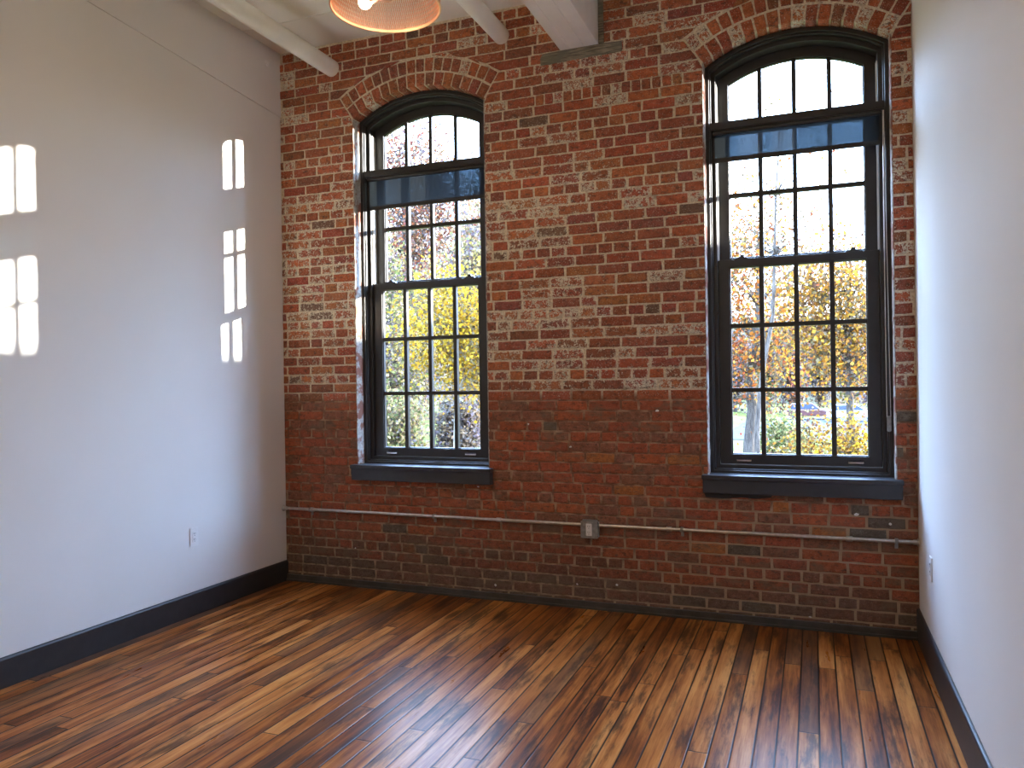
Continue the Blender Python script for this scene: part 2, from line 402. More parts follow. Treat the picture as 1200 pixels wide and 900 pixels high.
rb = random.Random(5)
PITCH_Z, JOINT = 0.0690, 0.0105
RING = 0.104
ANG = math.asin(HALF / RA)
def blocked(z):
    """half width that the opening and its two brick rings take at height z"""
    if z < SILL - 0.055: return None
    d = z - ZC
    zs = math.sqrt(RA * RA - HALF * HALF)
    if d <= zs: return HALF
    R2 = RA + 2 * RING + 0.008
    if d <= R2 * math.cos(ANG): return d * math.tan(ANG) + 0.006
    if d < R2: return math.sqrt(R2 * R2 - d * d)
    return 0.0
def mixc(a, b, f): return tuple(x + (y - x) * f for x, y in zip(a, b))
RED = [(0.43, 0.120, 0.055), (0.49, 0.146, 0.062), (0.38, 0.104, 0.052), (0.53, 0.166, 0.066), (0.34, 0.104, 0.060)]
def tint(x, z):
    """fired colour + amount of whitewash for the brick at x, z"""
    nz = noise.noise(Vector((x * 1.3, z * 2.1, 3.3)))
    c = rb.choice(RED); c = tuple(v * rb.uniform(0.85, 1.12) for v in c)
    line = 1.415 + rb.uniform(-0.035, 0.035) + 0.05 * noise.noise(Vector((x * 1.1, 0, 9)))
    if z > line:
        am = 0.36 + 0.45 * nz
        if z < 3.1 and x < 0.66: am += 0.26
        if 1.5 < z < 2.9 and 1.70 < x < 2.35: am += 0.24
        if 1.45 < z < 2.1: am += 0.16
        if 2.1 < z < 2.9: am += 0.08
        if z > 3.15: am -= 0.16
        if 3.50 < z < 3.64 and 1.9 < x < 2.75: am += 0.45
        if x > 4.27: am -= 0.2
        q = rb.random()
        if q < 0.10: am = rb.uniform(0.75, 1.0)
        elif q < 0.125: c = mixc(c, (0.13, 0.105, 0.08), 0.75)
        elif q < 0.52: am *= 0.3
        if z > 3.5 and x < 0.3 and q < 0.4: am = 1.0
    else:
        q = rb.random(); am = rb.choice([0.0, 0.02, 0.05, 0.12])
        c = mixc(c, (0.44, 0.110, 0.050), 0.62)
        if q < 0.22: c = mixc(c, (0.20, 0.145, 0.10), 0.5)
        elif q < 0.25: c = (0.16, 0.13, 0.10)
        elif q < 0.27: c = (0.50, 0.18, 0.055)
        if z < 0.55:
            f = min(1, (0.60 - z) / 0.3) * (0.85 if x < 2.6 else 0.45)
            c = mixc(c, (0.13, 0.086, 0.062), f * rb.uniform(0.45, 1.0))
        if z < 0.20: c = mixc(c, (0.16, 0.122, 0.092), 0.6)
    return (*c, max(0.0, min(1.0, am)))
bricks = MB()
def brick(poly, depth=0.0, colr=None, face=-0.0055):
    """poly in (x, z): rounded, slightly uneven brick; depth > 0 carries it back along a reveal"""
    n = len(poly); pts = []
    cx = sum(p[0] for p in poly) / n; cz = sum(p[1] for p in poly) / n
    for k in range(n):
        a_ = Vector(poly[k]); b_ = Vector(poly[(k + 1) % n]); L = (b_ - a_).length
        if L < 1e-4: continue
        st = max(1, int(L / 0.035))
        for j in range(st):
            q = a_.lerp(b_, j / st)
            if j == 0:                                   # soften the corner
                q = q + (Vector((cx, cz)) - q).normalized() * rb.uniform(0.001, 0.005)
            pts.append((q.x + rb.uniform(-0.0014, 0.0014), q.y + rb.uniform(-0.0017, 0.0017)))
    colr = colr or tint(cx, cz)
    low_ = cz < 1.415
    face = (face if not low_ else -0.0025) + rb.uniform(-0.0018, 0.0015)
    m_ = len(pts); vs_ = []; cs_ = []
    rim = (*colr[:3], min(1.0, colr[3] + (0.04 if low_ else 0.30)))
    yb = max(0.006, depth)
    rd = 0.5 if low_ else 1.0
    for ins, y in ((0.0, yb), (0.0, face + 0.0036 * rd), (0.0020, face + 0.0008 * rd), (0.0050, face), (0.0150, face)):
        for x, z in pts:
            d = Vector((cx - x, cz - z)); L = d.length or 1
            k_ = min(ins / L * 1.3, 0.4)
            vs_.append((x + d.x * k_, y, z + d.y * k_)); cs_.append(colr if ins > 0.01 else rim)
    fs_ = [tuple(range(4 * m_, 5 * m_))]
    for r_ in range(4):
        for k in range(m_):
            k2 = (k + 1) % m_
            fs_.append((r_ * m_ + k, r_ * m_ + k2, (r_ + 1) * m_ + k2, (r_ + 1) * m_ + k))
    bricks.add(vs_, fs_); bricks.c += cs_
ncourse = int(H / PITCH_Z) + 1
for k in range(ncourse):
    z0 = k * PITCH_Z + JOINT * 0.5; z1 = (k + 1) * PITCH_Z - JOINT * 0.5
    z1 = min(z1, H - 0.002)
    if z1 - z0 < 0.012: continue
    # free stretches at this course, as ((left at z0, left at z1), (right at z0, right at z1), opening on left, on right)
    b0, b1 = blocked(z0), blocked(z1)
    cuts = []
    if b0 is not None or b1 is not None:
        h0 = b0 if b0 is not None else b1; h1 = b1 if b1 is not None else b0
        if h0 > 0 or h1 > 0:
            for xc in WIN: cuts.append((xc - h0, xc - h1, xc + h0, xc + h1))
    edges_l = [(0.0, 0.0, False)] + [(c_[2], c_[3], True) for c_ in cuts]
    edges_r = [(c_[0], c_[1], True) for c_ in cuts] + [(W, W, False)]
    in_reveal = (ZC + math.sqrt(RA * RA - HALF * HALF)) > z0
    header = (k % 6 == 4)
    step = 0.1085 if header else 0.217
    for (l0, l1, lo), (r0, r1, ro) in zip(edges_l, edges_r):
        if r0 - l0 < 0.02 and r1 - l1 < 0.02: continue
        x = -(0.1085 if k % 2 else 0.0) - 0.06 - rb.uniform(0, 0.03)
        while x < W:
            wv = step * rb.uniform(0.94, 1.05)
            if not header and rb.random() < 0.10: wv *= 0.52
            if 3.37 < z0 < 3.40 and 1.90 < x < 3.06: wv = 0.066
            a_, b_ = x + JOINT / 2, x + wv - JOINT / 2; x += wv
            if lo and a_ < max(l0, l1) + 0.035 and b_ > min(l0, l1): a_ = min(l0, l1)
            if ro and b_ > min(r0, r1) - 0.035 and a_ < max(r0, r1): b_ = max(r0, r1)
            p = [(max(a_, l0), z0), (min(b_, r0), z0), (min(b_, r1), z1), (max(a_, l1), z1)]
            w0, w1 = p[1][0] - p[0][0], p[2][0] - p[3][0]
            if max(w0, w1) < 0.022: continue
            if w0 < 0.002: p = [((p[0][0] + p[1][0]) / 2, z0), p[2], p[3]]
            elif w1 < 0.002: p = [p[0], p[1], ((p[2][0] + p[3][0]) / 2, z1)]
            touch = in_reveal and SILL - 0.06 < z0 and ((lo and a_ <= l0 + 0.001) or (ro and b_ >= r0 - 0.001))
            if 3.37 < z0 < 3.40 and 1.90 < a_ < 3.05:
                p = [(q[0], q[1] + (0.006 if q[1] > z0 + 0.02 else -0.006)) for q in p]
            brick(p, depth=0.095 if touch else 0.0)
# the two rings of headers on edge over each window
for xc in WIN:
    for ring_i in range(2):
        r_in = RA - 0.002 + ring_i * RING; r_out = r_in + RING - JOINT + 0.002
        if ring_i: r_in += 0.003
        nb = round(2 * ANG * (r_in + 0.03) / 0.0715)
        for k in range(nb):
            a0 = -ANG + 2 * ANG * k / nb + JOINT * 0.5 / r_in; a1 = -ANG + 2 * ANG * (k + 1) / nb - JOINT * 0.5 / r_in
            p = [(xc + r_in * math.sin(a0), ZC + r_in * math.cos(a0)), (xc + r_in * math.sin(a1), ZC + r_in * math.cos(a1)),
                 (xc + r_out * math.sin(a1), ZC + r_out * math.cos(a1)), (xc + r_out * math.sin(a0), ZC + r_out * math.cos(a0))]
            brick(p, depth=0.095 if ring_i == 0 else 0.0)
bo = bricks.build('brickwork', M['brick'], wall_back)
bo.data.polygons.foreach_set('use_smooth', [True] * len(bo.data.polygons))
# rough lime parging on the window reveals
t = NT('lime_parging'); p = t.pos(); n1 = t.noise(p, 9, 5, 0.65); n2 = t.noise(p, 60, 4)
c = t.mix(t.mapr(n2, 0.3, 0.7), (0.34, 0.31, 0.27), (0.52, 0.49, 0.44)); c = t.mix(t.mapr(n1, 0.47, 0.56), c, (0.26, 0.11, 0.07))
M['parging'] = t.done(t.bsdf(c, 0.9, bump=n2, bstr=0.7, bdist=0.006))
for xc in WIN:
    for sg in (-1, 1):
        mb = MB(); vs = []; N_ = 120
        for k in range(N_ + 1):
            z = 0.90 + (3.485 - 0.90) * k / N_
            w = noise.noise(Vector((xc, sg, z * 9))) * 0.0035 + noise.noise(Vector((xc, sg, z * 31))) * 0.002
            x = xc + sg * (0.5285 - abs(w)); y = -0.0045 + w * 1.2
            vs += [(xc + sg * 0.536, y + 0.001, z), (x + sg * 0.003, y, z), (x, y + 0.006, z), (x - sg * 0.001, 0.05, z), (x, 0.089, z)]
        mb.add(vs, [(k * 5 + j, k * 5 + j + 1, k * 5 + j + 6, k * 5 + j + 5) for k in range(N_) for j in range(4)])
        mb.build('reveal_parging', M['parging'], wall_back, smooth=True)
# open, crumbled joint under the right window's apron
mb = MB(); mb.prism([(3.185, 0.800), (3.60, 0.800), (3.585, 0.782), (3.50, 0.770), (3.42, 0.776), (3.30, 0.764), (3.20, 0.770)], -0.0105, 0.0)
mb.build('open_joint', M['slot'], wall_back)
# flecks of old paint left on the bricks
fl = MB()
for x, z, s in ((1.76, 0.10, 0.012), (2.35, 0.155, 0.011), (2.62, 0.17, 0.010), (4.06, 0.70, 0.016), (3.80, 0.075, 0.010), (0.63, 0.285, 0.008), (0.30, 0.03, 0.008),
                (4.24, 0.655, 0.009), (1.64, 0.78, 0.010), (2.02, 1.22, 0.010), (2.9, 1.31, 0.012), (2.32, 1.07, 0.012)):
    bm = bmesh.new(); bmesh.ops.create_icosphere(bm, subdivisions=1, radius=s)
    for v in bm.verts: v.co *= rb.uniform(0.6, 1.2)
    bmesh.ops.scale(bm, vec=(1.0, 0.28, rb.uniform(0.5, 0.9)), verts=bm.verts)
    bmesh.ops.translate(bm, vec=(x, -0.008, z), verts=bm.verts); fl.bm(bm)
fl.build('paint_flecks', M['plastic'], wall_back)

# ------------------------------------------------------------------ windows
def make_window(i, xc):
    w = empty('window_%d' % i, (xc, 0.1, SILL)); tag(w, kind='structure')
    f = MB()
    f.ring(outline(xc, 0.530, 0.956, SILL - 0.02), outline(xc, 0.505, 0.930, SILL + 0.025), 0.085, 0.30)
    f.ring(outline(xc, 0.512, 0.937, SILL - 0.01), outline(xc, 0.496, 0.917, SILL + 0.035), 0.100, 0.30)
    f.ring(outline(xc, 0.505, 0.930, SILL), outline(xc, 0.471, 0.888, SILL + 0.058), 0.130, 0.295)
    f.build('frame', M['frame'], w, bevel=0.003)
    # pale tracks the sashes slide in, seen above the lower sash
    for s in (-1, 1):
        l_ = MB(); x0, x1 = sorted((xc + s * 0.4725, xc + s * 0.4655)); l_.box(x0, x1, 0.150, 0.208, 2.272, 3.40)
        x0, x1 = sorted((xc + s * 0.4725, xc + s * 0.462)); l_.box(x0, x1, 0.160, 0.168, 2.272, 3.39)
        tag(l_.build('jamb_liner', M['liner'], w), 'pale sash track beside the upper sash')
    # upper sash, arched
    us = MB()
    us.ring(outline(xc, 0.4695, 0.887, 2.222), outline(xc, 0.400, 0.823, 2.286), 0.212, 0.256)
    us.ring(outline(xc, 0.408, 0.831, 2.278), outline(xc, 0.394, 0.817, 2.292), 0.222, 0.248)
    uo = us.build('upper_sash', M['frame'], w, bevel=0.002)
    mu = MB()
    for dx in (-0.2057, 0.0, 0.2057):
        zt = ZC + math.sqrt(0.826 ** 2 - dx * dx) + 0.004
        mu.box(xc + dx - 0.0135, xc + dx + 0.0135, 0.216, 0.252, 2.28, zt, 0.003)
    for z in (2.692, 3.098): mu.box(xc - 0.402, xc + 0.402, 0.2165, 0.2515, z - 0.0135, z + 0.0135, 0.003)
    mu.build('muntins', M['frame'], uo)
    gl = MB(); gl.prism(outline(xc, 0.398, 0.821, 2.288), 0.2325, 0.2365); gl.build('glass', M['glass'], uo)
    # lower sash
    ls = MB()
    rect = lambda h, a, b: [(xc - h, a), (xc + h, a), (xc + h, b), (xc - h, b)]
    ls.ring(rect(0.4695, 0.966, 2.270), rect(0.400, 1.027, 2.222), 0.155, 0.203)
    ls.ring(rect(0.408, 1.020, 2.230), rect(0.394, 1.033, 2.216), 0.166, 0.194)
    lo = ls.build('lower_sash', M['frame'], w, bevel=0.002)
    mu = MB()
    for dx in (-0.2057, 0.0, 0.2057): mu.box(xc + dx - 0.0140, xc + dx + 0.0140, 0.160, 0.198, 1.022, 2.226, 0.003)
    for z in (1.437, 1.846): mu.box(xc - 0.402, xc + 0.402, 0.1605, 0.1975, z - 0.0135, z + 0.0135, 0.003)
    mu.build('muntins', M['frame'], lo)
    gl = MB(); gl.box(xc - 0.398, xc + 0.398, 0.177, 0.181, 1.029, 2.220); gl.build('glass', M['glass'], lo)
    for dx in (-0.325, 0.325):
        lk = MB(); prof = [(-0.045, 0), (0.045, 0), (0.036, 0.010), (0.018, 0.013), (0.012, 0.026), (-0.004, 0.030), (-0.014, 0.014), (-0.036, 0.010)]
        lk.prism([(xc + dx + a_, 2.2695 + b_) for a_, b_ in prof], 0.162, 0.196); lk.build('sash_lock', M['frame'], lo, bevel=0.002)
        lf = MB(); lf.box(xc + dx - 0.044, xc + dx + 0.044, 0.141, 0.156, 0.992, 1.002, 0.002); lf.box(xc + dx - 0.044, xc + dx + 0.044, 0.141, 0.146, 0.984, 1.002, 0.002)
        tag(lf.build('sash_lift', M['chrome'], lo), 'chrome sash lift')
    # inner sill board and the deep apron under it
    so = MB()
    so.box(xc - 0.565, xc + 0.565, -0.062, 0.0, 0.886, 0.914); so.box(xc - 0.528, xc + 0.528, -0.002, 0.135, 0.886, 0.9135)
    so.build('window_sill', M['sillpaint'], w, bevel=0.004)
    ap = MB(); ap.box(xc - 0.560, xc + 0.560, -0.050, -0.001, 0.800, 0.887); ap.build('apron', M['sillpaint'], w, bevel=0.004)
    return w
make_window(1, WIN[0]); make_window(2, WIN[1])

# ------------------------------------------------------------------ roller shades
def make_shade(xc, z_top, z_hem, label, chain):
    s = empty('roller_shade', (xc, 0.11, z_top)); tag(s, label, 'window shade', 'roller shades')
    c_ = MB(); c_.box(xc - 0.502, xc + 0.502, 0.088, 0.128, z_top - 0.052, z_top, 0.006)
    c_.build('cassette', M['frame'], s)
    c_ = MB(); c_.tube([(xc - 0.485, 0.112, z_top - 0.062), (xc + 0.485, 0.112, z_top - 0.062)], 0.016, 20)
    c_.build('roller', M['frame'], s, smooth=True)
    for sg in (-1, 1):
        e_ = MB(); e_.box(xc + sg * 0.4985 - 0.004, xc + sg * 0.4985 + 0.004, 0.088, 0.132, z_top - 0.095, z_top - 0.04, 0.003)
        e_.build('bracket', M['frame'], s)
    c_ = MB(); c_.box(xc - 0.478, xc + 0.478, 0.1265, 0.1275, z_hem + 0.02, z_top - 0.06)
    tag(c_.build('shade_cloth', M['shade'], s), 'see-through dark blue mesh cloth')
    c_ = MB(); c_.box(xc - 0.480, xc + 0.480, 0.120, 0.134, z_hem, z_hem + 0.030, 0.004); c_.build('hem_bar', M['frame'], s)
    if chain:
        x0 = xc + 0.499
        ch = MB(); pts = []
        for k in range(26): pts.append((x0 - 0.006 - 0.002 * math.sin(k / 25 * 3.1), 0.084, z_top - 0.06 - k / 25 * 1.80))
        for k in range(9):
            w = math.pi * k / 8; pts.append((x0 + 0.004 - 0.010 * math.cos(w), 0.084, z_top - 1.868 - 0.010 * math.sin(w)))
        for k in range(26): pts.append((x0 + 0.014 - 0.016 * (k / 25), 0.080, z_top - 1.86 + k / 25 * 1.80))
        ch.tube(pts, 0.0023, 8); tag(ch.build('pull_chain', M['metal'], s, smooth=True), 'grey beaded pull chain')
        tn = MB(); tn.box(x0 - 0.007, x0 + 0.016, 0.076, 0.090, z_top - 1.955, z_top - 1.862, 0.004)
        tg = tn.build('chain_tensioner', M['boxmetal'], s); tag(tg, 'grey plastic chain tensioner')
    return s
make_shade(WIN[0], 3.118, 2.826, 'dark roller shade partly lowered in the left arched window, warmer grey mesh', False)
make_shade(WIN[1], 3.138, 2.888, 'dark roller shade partly lowered in the right arched window, blue sky showing through', True)

# ------------------------------------------------------------------ ceiling beam, bearing block, pipes
bx = [(2.286, 2.353), (2.3555, 2.452), (2.4545, 2.548)]
be = empty('ceiling_beam', (2.417, 0.0, H)); tag(be, 'white painted timber beam of three planks running into the brick wall', 'beam')
for a_, b_ in bx:
    mb = MB(); mb.box(a_, b_, BACK, -0.002, 3.722, H)
    mb.build('plank', M['white_wood'], be, bevel=0.003)
mb = MB(); mb.box(2.551, 2.585, -0.018, 0.0, 3.722, H); tag(mb.build('filler_strip', M['oldwood'], be), 'weathered grey filler strip beside the beam end')
mb = MB()
poly = [(2.147, 3.643), (2.30, 3.646), (2.55, 3.650), (2.700, 3.650), (2.706, 3.668), (2.704, 3.716), (2.60, 3.721), (2.286, 3.7215), (2.16, 3.719), (2.144, 3.690)]
mb.prism(poly, -0.013, 0.004)
tag(mb.build('bearing_block', M['oldwood'], bevel=0.003), 'weathered grey wooden block set in the brickwork under the beam end', 'wood block')
def pipe(x, z, r, label):
    mb = MB(); mb.tube([(x, -0.002, z), (x, -2.6, z), (x, BACK, z)], r, 32)
    tag(mb.build('ceiling_pipe', M['white_wood'], smooth=True), label, 'pipe', 'pipes under the ceiling')
pipe(0.484, 3.893, 0.062, 'white ceiling pipe close to the left wall, ending in the brickwork')
pipe(1.862, 3.897, 0.058, 'white ceiling pipe between the mesh pendant lamp and the beam')
# small escutcheon high on the left wall
mb = MB(); n_ = 28
vs = [(0.007, -0.155, 3.955)]
for rr, xx in ((0.022, 0.007), (0.021, 0.013), (0.012, 0.016), (0.006, 0.028)):
    for k in range(n_): w = 2 * math.pi * k / n_; vs.append((xx, -0.155 + rr * math.cos(w), 3.955 + rr * math.sin(w)))
fs = [(1 + r_ * n_ + k, 1 + r_ * n_ + (k + 1) % n_, 1 + (r_ + 1) * n_ + (k + 1) % n_, 1 + (r_ + 1) * n_ + k) for r_ in range(3) for k in range(n_)]
fs.append(tuple(1 + 3 * n_ + k for k in range(n_)))
mb.add(vs[0:], fs)
tag(mb.build('wall_escutcheon', M['wall'], smooth=True), 'small round wall-coloured cap high on the left wall near the corner', 'cap')

# ------------------------------------------------------------------ conduit, outlets
zc = 0.5604
cd = empty('conduit', (W / 2, -0.03, zc)); tag(cd, 'thin galvanised conduit pipe running along the whole brick wall', 'pipe')
mb = MB(); mb.tube([(0.0, -0.028, zc + 0.001), (1.2, -0.028, zc), (2.388, -0.028, zc - 0.002)], 0.0115, 16); mb.build('tube', M['metal'], cd, smooth=True)
mb = MB(); mb.tube([(2.513, -0.028, zc - 0.002), (3.4, -0.028, zc), (W, -0.028, zc)], 0.0115, 16); mb.build('tube', M['metal'], cd, smooth=True)
for x in (0.265, 1.80, 2.97, 4.02):
    mb = MB(); mb.tube([(x - 0.018, -0.028, zc), (x - 0.016, -0.028, zc), (x + 0.016, -0.028, zc), (x + 0.018, -0.028, zc)], [0.012, 0.0155, 0.0155, 0.012], 18)
    mb.build('coupling', M['metal'], cd, smooth=True)
for x in (0.25, 1.30, 3.05, 4.27):
    mb = MB(); mb.box(x - 0.009, x + 0.009, -0.0415, -0.0395, zc - 0.013, zc + 0.013); mb.box(x - 0.009, x + 0.009, -0.0405, -0.004, zc + 0.0115, zc + 0.0135)
    mb.box(x - 0.009, x + 0.009, -0.0095, -0.005, zc - 0.045, zc + 0.0135); mb.box(x - 0.009, x + 0.009, -0.0405, -0.004, zc - 0.0135, zc - 0.0115)
    mb.build('strap', M['boxmetal'], cd)
for x, s in ((0.0, 1), (W, -1)):
    mb = MB(); mb.tube([(x + s * 0.001, -0.028, zc), (x + s * 0.008, -0.028, zc), (x + s * 0.012, -0.028, zc), (x + s * 0.03, -0.028, zc)], [0.024, 0.022, 0.016, 0.014], 20)
    mb.build('end_flange', M['metal'], cd, smooth=True)
bx_ = empty('outlet_box', (2.4505, -0.03, 0.532)); tag(bx_, 'grey metal outlet box on the conduit across the brick wall', 'electrical outlet')
mb = MB(); mb.box(2.391, 2.510, -0.052, -0.004, 0.472, 0.592, 0.010); mb.build('housing', M['boxmetal'], bx_, smooth=True)
mb = MB(); mb.box(2.394, 2.507, -0.058, -0.051, 0.476, 0.588, 0.003); mb.build('cover_plate', M['boxmetal'], bx_)
mb = MB(); mb.box(2.431, 2.471, -0.0625, -0.057, 0.492, 0.573, 0.003); rc = tag(mb.build('receptacle', M['plastic'], bx_), 'white receptacle face')
def slots(o, axis, c0, y, zs):
    for z in zs:
        mb = MB()
        for d, hh in ((-0.006, 0.010), (0.006, 0.008)):
            if axis == 'x': mb.box(c0 + d - 0.0012, c0 + d + 0.0012, y - 0.0008, y + 0.001, z - hh / 2 + 0.004, z + hh / 2 + 0.004)
            else: mb.box(y - 0.0008, y + 0.0008, c0 + d - 0.0012, c0 + d + 0.0012, z - hh / 2 + 0.004, z + hh / 2 + 0.004)
        if axis == 'x': mb.box(c0 - 0.002, c0 + 0.002, y - 0.0008, y + 0.001, z - 0.011, z - 0.007)
        else: mb.box(y - 0.0008, y + 0.0008, c0 - 0.002, c0 + 0.002, z - 0.011, z - 0.007)
        mb.build('slots', M['slot'], o)
slots(rc, 'x', 2.451, -0.0625, (0.513, 0.552))
def wall_outlet(x, s, y, z, label):
    o = empty('wall_outlet', (x, y, z)); tag(o, label, 'electrical outlet', 'white outlets on the side walls')
    xa, xb_ = sorted((x, x + s * 0.006)); mb = MB(); mb.box(xa, xb_, y - 0.0375, y + 0.0375, z - 0.062, z + 0.062, 0.0025); mb.build('cover_plate', M['plastic'], o)
    xa, xb_ = sorted((x + s * 0.0055, x + s * 0.0085)); mb = MB(); mb.box(xa, xb_, y - 0.017, y + 0.017, z - 0.035, z + 0.035, 0.001); r_ = mb.build('receptacle', M['plastic'], o)
    slots(r_, 'y', y, x + s * 0.0085, (z - 0.019, z + 0.019))
wall_outlet(0.0, 1, -0.963, 0.515, 'white outlet plate on the left wall above the dark baseboard')
wall_outlet(W, -1, -0.515, 0.522, 'white outlet plate on the right wall near the brick corner')

# ------------------------------------------------------------------ mesh pendant lamps
def pendant(cx, cy, zb, label, lit=True):
    r, h = 0.25, 0.30
    o = empty('pendant_lamp', (cx, cy, H)); tag(o, label, 'ceiling lamp', 'copper mesh pendant lamps')
    # woven wire drum: slanted wires crossing both ways, each a flat strip of real wire
    mb = MB(); NW, NS = 150, 10
    for sgn in (-1, 1):
        for k in range(NW):
            a0 = 2 * math.pi * k / NW; vs = []; fs = []
            for j in range(NS + 1):
                a_ = a0 + sgn * 0.30 * j / NS; z = zb + h * j / NS; da = 0.0008 / r
                for q, rr in ((-da, r), (da, r), (da, r - 0.0022), (-da, r - 0.0022)):
                    vs.append((cx + rr * math.cos(a_ + q), cy + rr * math.sin(a_ + q), z))
            for j in range(NS):
                for q in range(4):
                    q2 = (q + 1) % 4; fs.append((j * 4 + q, j * 4 + q2, j * 4 + 4 + q2, j * 4 + 4 + q))
            mb.add(vs, fs)
    mb.build('mesh_shade', M['copper'], o)
    for z in (zb, zb + h):
        mb = MB(); mb.lathe([(r - 0.004, z - 0.006), (r + 0.003, z - 0.006), (r + 0.003, z + 0.006), (r - 0.004, z + 0.006), (r - 0.004, z - 0.006)], cx, cy, 72)
        mb.build('rim', M['copper'], o, smooth=True)
    mb = MB()
    for k in range(3):
        w = 2 * math.pi * k / 3 + 0.4; mb.tube([(cx, cy, zb + h), (cx + r * math.cos(w), cy + r * math.sin(w), zb + h)], 0.004, 8)
    mb.build('spider', M['brown_metal'], o)
    mb = MB(); mb.tube([(cx, cy, zb + 0.05), (cx, cy, H - 0.02)], 0.009, 16); mb.lathe([(0.0, zb + 0.03), (0.032, zb + 0.035), (0.034, zb + 0.08), (0.012, zb + 0.10)], cx, cy, 28)
    mb.lathe([(0.0, H - 0.03), (0.05, H - 0.028), (0.062, H - 0.012), (0.062, H - 0.001), (0.0, H - 0.001)], cx, cy, 36); mb.build('stem', M['brown_metal'], o, smooth=True)
    for k in range(2):
        w = math.pi * k + 2.95; dx, dy = math.cos(w), math.sin(w); zu = zb + 0.055
        so = MB(); so.tube([(cx + dx * 0.03, cy + dy * 0.03, zu), (cx + dx * 0.085, cy + dy * 0.085, zu)], [0.016, 0.019], 20)
        sk = so.build('socket', M['brown_metal'], o, smooth=True)
        bu = MB(); pts = []; rr = []
        for a_, b_ in ((0.082, 0.014), (0.092, 0.016), (0.104, 0.024), (0.118, 0.030), (0.132, 0.031), (0.145, 0.026), (0.154, 0.016), (0.158, 0.004)):
            pts.append((cx + dx * a_, cy + dy * a_, zu)); rr.append(b_)
        bu.tube(pts, rr, 24); bb = bu.build('bulb', M['bulb'], o, smooth=True); tag(bb, 'glowing warm bulb')
        ld = bpy.data.lights.new('bulb_light', 'POINT'); ld.energy = BULB_W; ld.color = (1.0, 0.82, 0.60); ld.shadow_soft_size = 0.04
        lo_ = bpy.data.objects.new('bulb_light', ld); col.objects.link(lo_); lo_.parent = o
        lo_.location = (dx * 0.125, dy * 0.125, zu - 0.05 - H)
    return o
pendant(2.035, -4.0, 3.232, 'added copper mesh drum pendant lamp, unseen beyond the left edge, for extra room light')  # unseen lamp added to brighten the room and its right wall
pendant(2.035, -6.13, 3.232, 'added copper mesh drum pendant lamp, unseen behind the camera, for extra room light')  # another added lamp out of view, fills the room from behind
pendant(2.035, -1.867, 3.232, 'copper mesh drum pendant lamp with glowing bulbs, cut by the top edge of the photo')

# ------------------------------------------------------------------ outside
def gz(x, y):
    f = min(1, max(0, (-3.0 - x) / 7.0)); f = f * f * (3 - 2 * f)
    return -2.45 + 1.35 * f * min(1, max(0, (y - 2) / 14))
t = NT('autumn_grass'); p = t.pos(); n1 = t.noise(p, 0.35, 4); n2 = t.noise(p, 6.0, 5)
c = t.mix(t.mapr(n2, 0.35, 0.65), (0.028, 0.040, 0.008), (0.07, 0.075, 0.015)); c = t.mix(t.mapr(n1, 0.48, 0.62), c, (0.08, 0.05, 0.025))
M['grass'] = t.done(t.bsdf(c, 0.9, spec=0.03, bump=n2, bstr=0.6, bdist=0.05))
M['asphalt'] = simple('asphalt', (0.036, 0.040, 0.050), 0.9, spec=0.03, var=0.15, scale=1.5)
mb = MB(); nx, ny = 70, 60
vs = []
for j in range(ny + 1):
    for i in range(nx + 1):
        x = -100 + 200 * i / nx; y = 0.44 + 159.5 * (j / ny) ** 1.4; vs.append((x, y, gz(x, y)))
mb.add(vs, [(j * (nx + 1) + i, j * (nx + 1) + i + 1, (j + 1) * (nx + 1) + i + 1, (j + 1) * (nx + 1) + i) for j in range(ny) for i in range(nx)])
tag(mb.build('ground', M['grass'], smooth=True), kind='structure')
mb = MB(); mb.box(-2.2, 26, 48, 78, -2.9, -2.40); tag(mb.build('parking_lot', M['asphalt']), kind='structure')
t = NT('wooded_hill'); p = t.pos(); n1 = t.noise(p, 0.8, 6, 0.7); n2 = t.noise(p, 0.12, 3)
c = t.mix(t.mapr(n1, 0.35, 0.65), (0.04, 0.032, 0.03), (0.10, 0.065, 0.034)); c = t.mix(t.mapr(n2, 0.45, 0.6), c, (0.06, 0.057, 0.03))
M['hill'] = t.done(t.bsdf(c, 0.95, spec=0.03, bump=n1, bstr=1.0, bdist=1.0))
mb = MB(); vs = []; nx, ny = 90, 10
for j in range(ny + 1):
    for i in range(nx + 1):
        x = -220 + 380 * i / nx; y = 125 + 50 * j / ny
        h_ = (17 + 5 * noise.noise(Vector((x * 0.02, 1, 2))) - 0.035 * (x + 20)) * math.sin(min(1.0, j / 6) * math.pi / 2)
        vs.append((x, y, -3 + h_ + (0.8 * noise.noise(Vector((x * 0.3, y * 0.3, 5))) if j else 0)))
mb.add(vs, [(j * (nx + 1) + i, j * (nx + 1) + i + 1, (j + 1) * (nx + 1) + i + 1, (j + 1) * (nx + 1) + i) for j in range(ny) for i in range(nx)])
tag(mb.build('hillside', M['hill'], smooth=True), kind='structure')
# invented block, unseen at right, cuts the low sun off below the upper panes
M['blockbrick'] = simple('sun_block_brick', (0.30, 0.10, 0.06), 0.85, var=0.2, scale=4)
wg = empty('added_sun_block', (16, 6, -2.45)); tag(wg, kind='structure')
mb = MB(); mb.box(12.0, 22.0, 0.6, 14.0, -2.6, 3.95); mb.build('sun_block_wall', M['blockbrick'], wg)
mb = MB(); mb.box(11.9, 22.1, 0.5, 14.1, 3.95, 4.12); mb.build('sun_block_coping', M['oldwood'], wg)
for y in (2.2, 5.0, 7.8, 10.6):
    for z in (-1.4, 1.2):
        mb = MB(); mb.box(11.97, 12.03, y, y + 1.1, z, z + 1.9); mb.build('sun_block_window', M['frame'], wg)

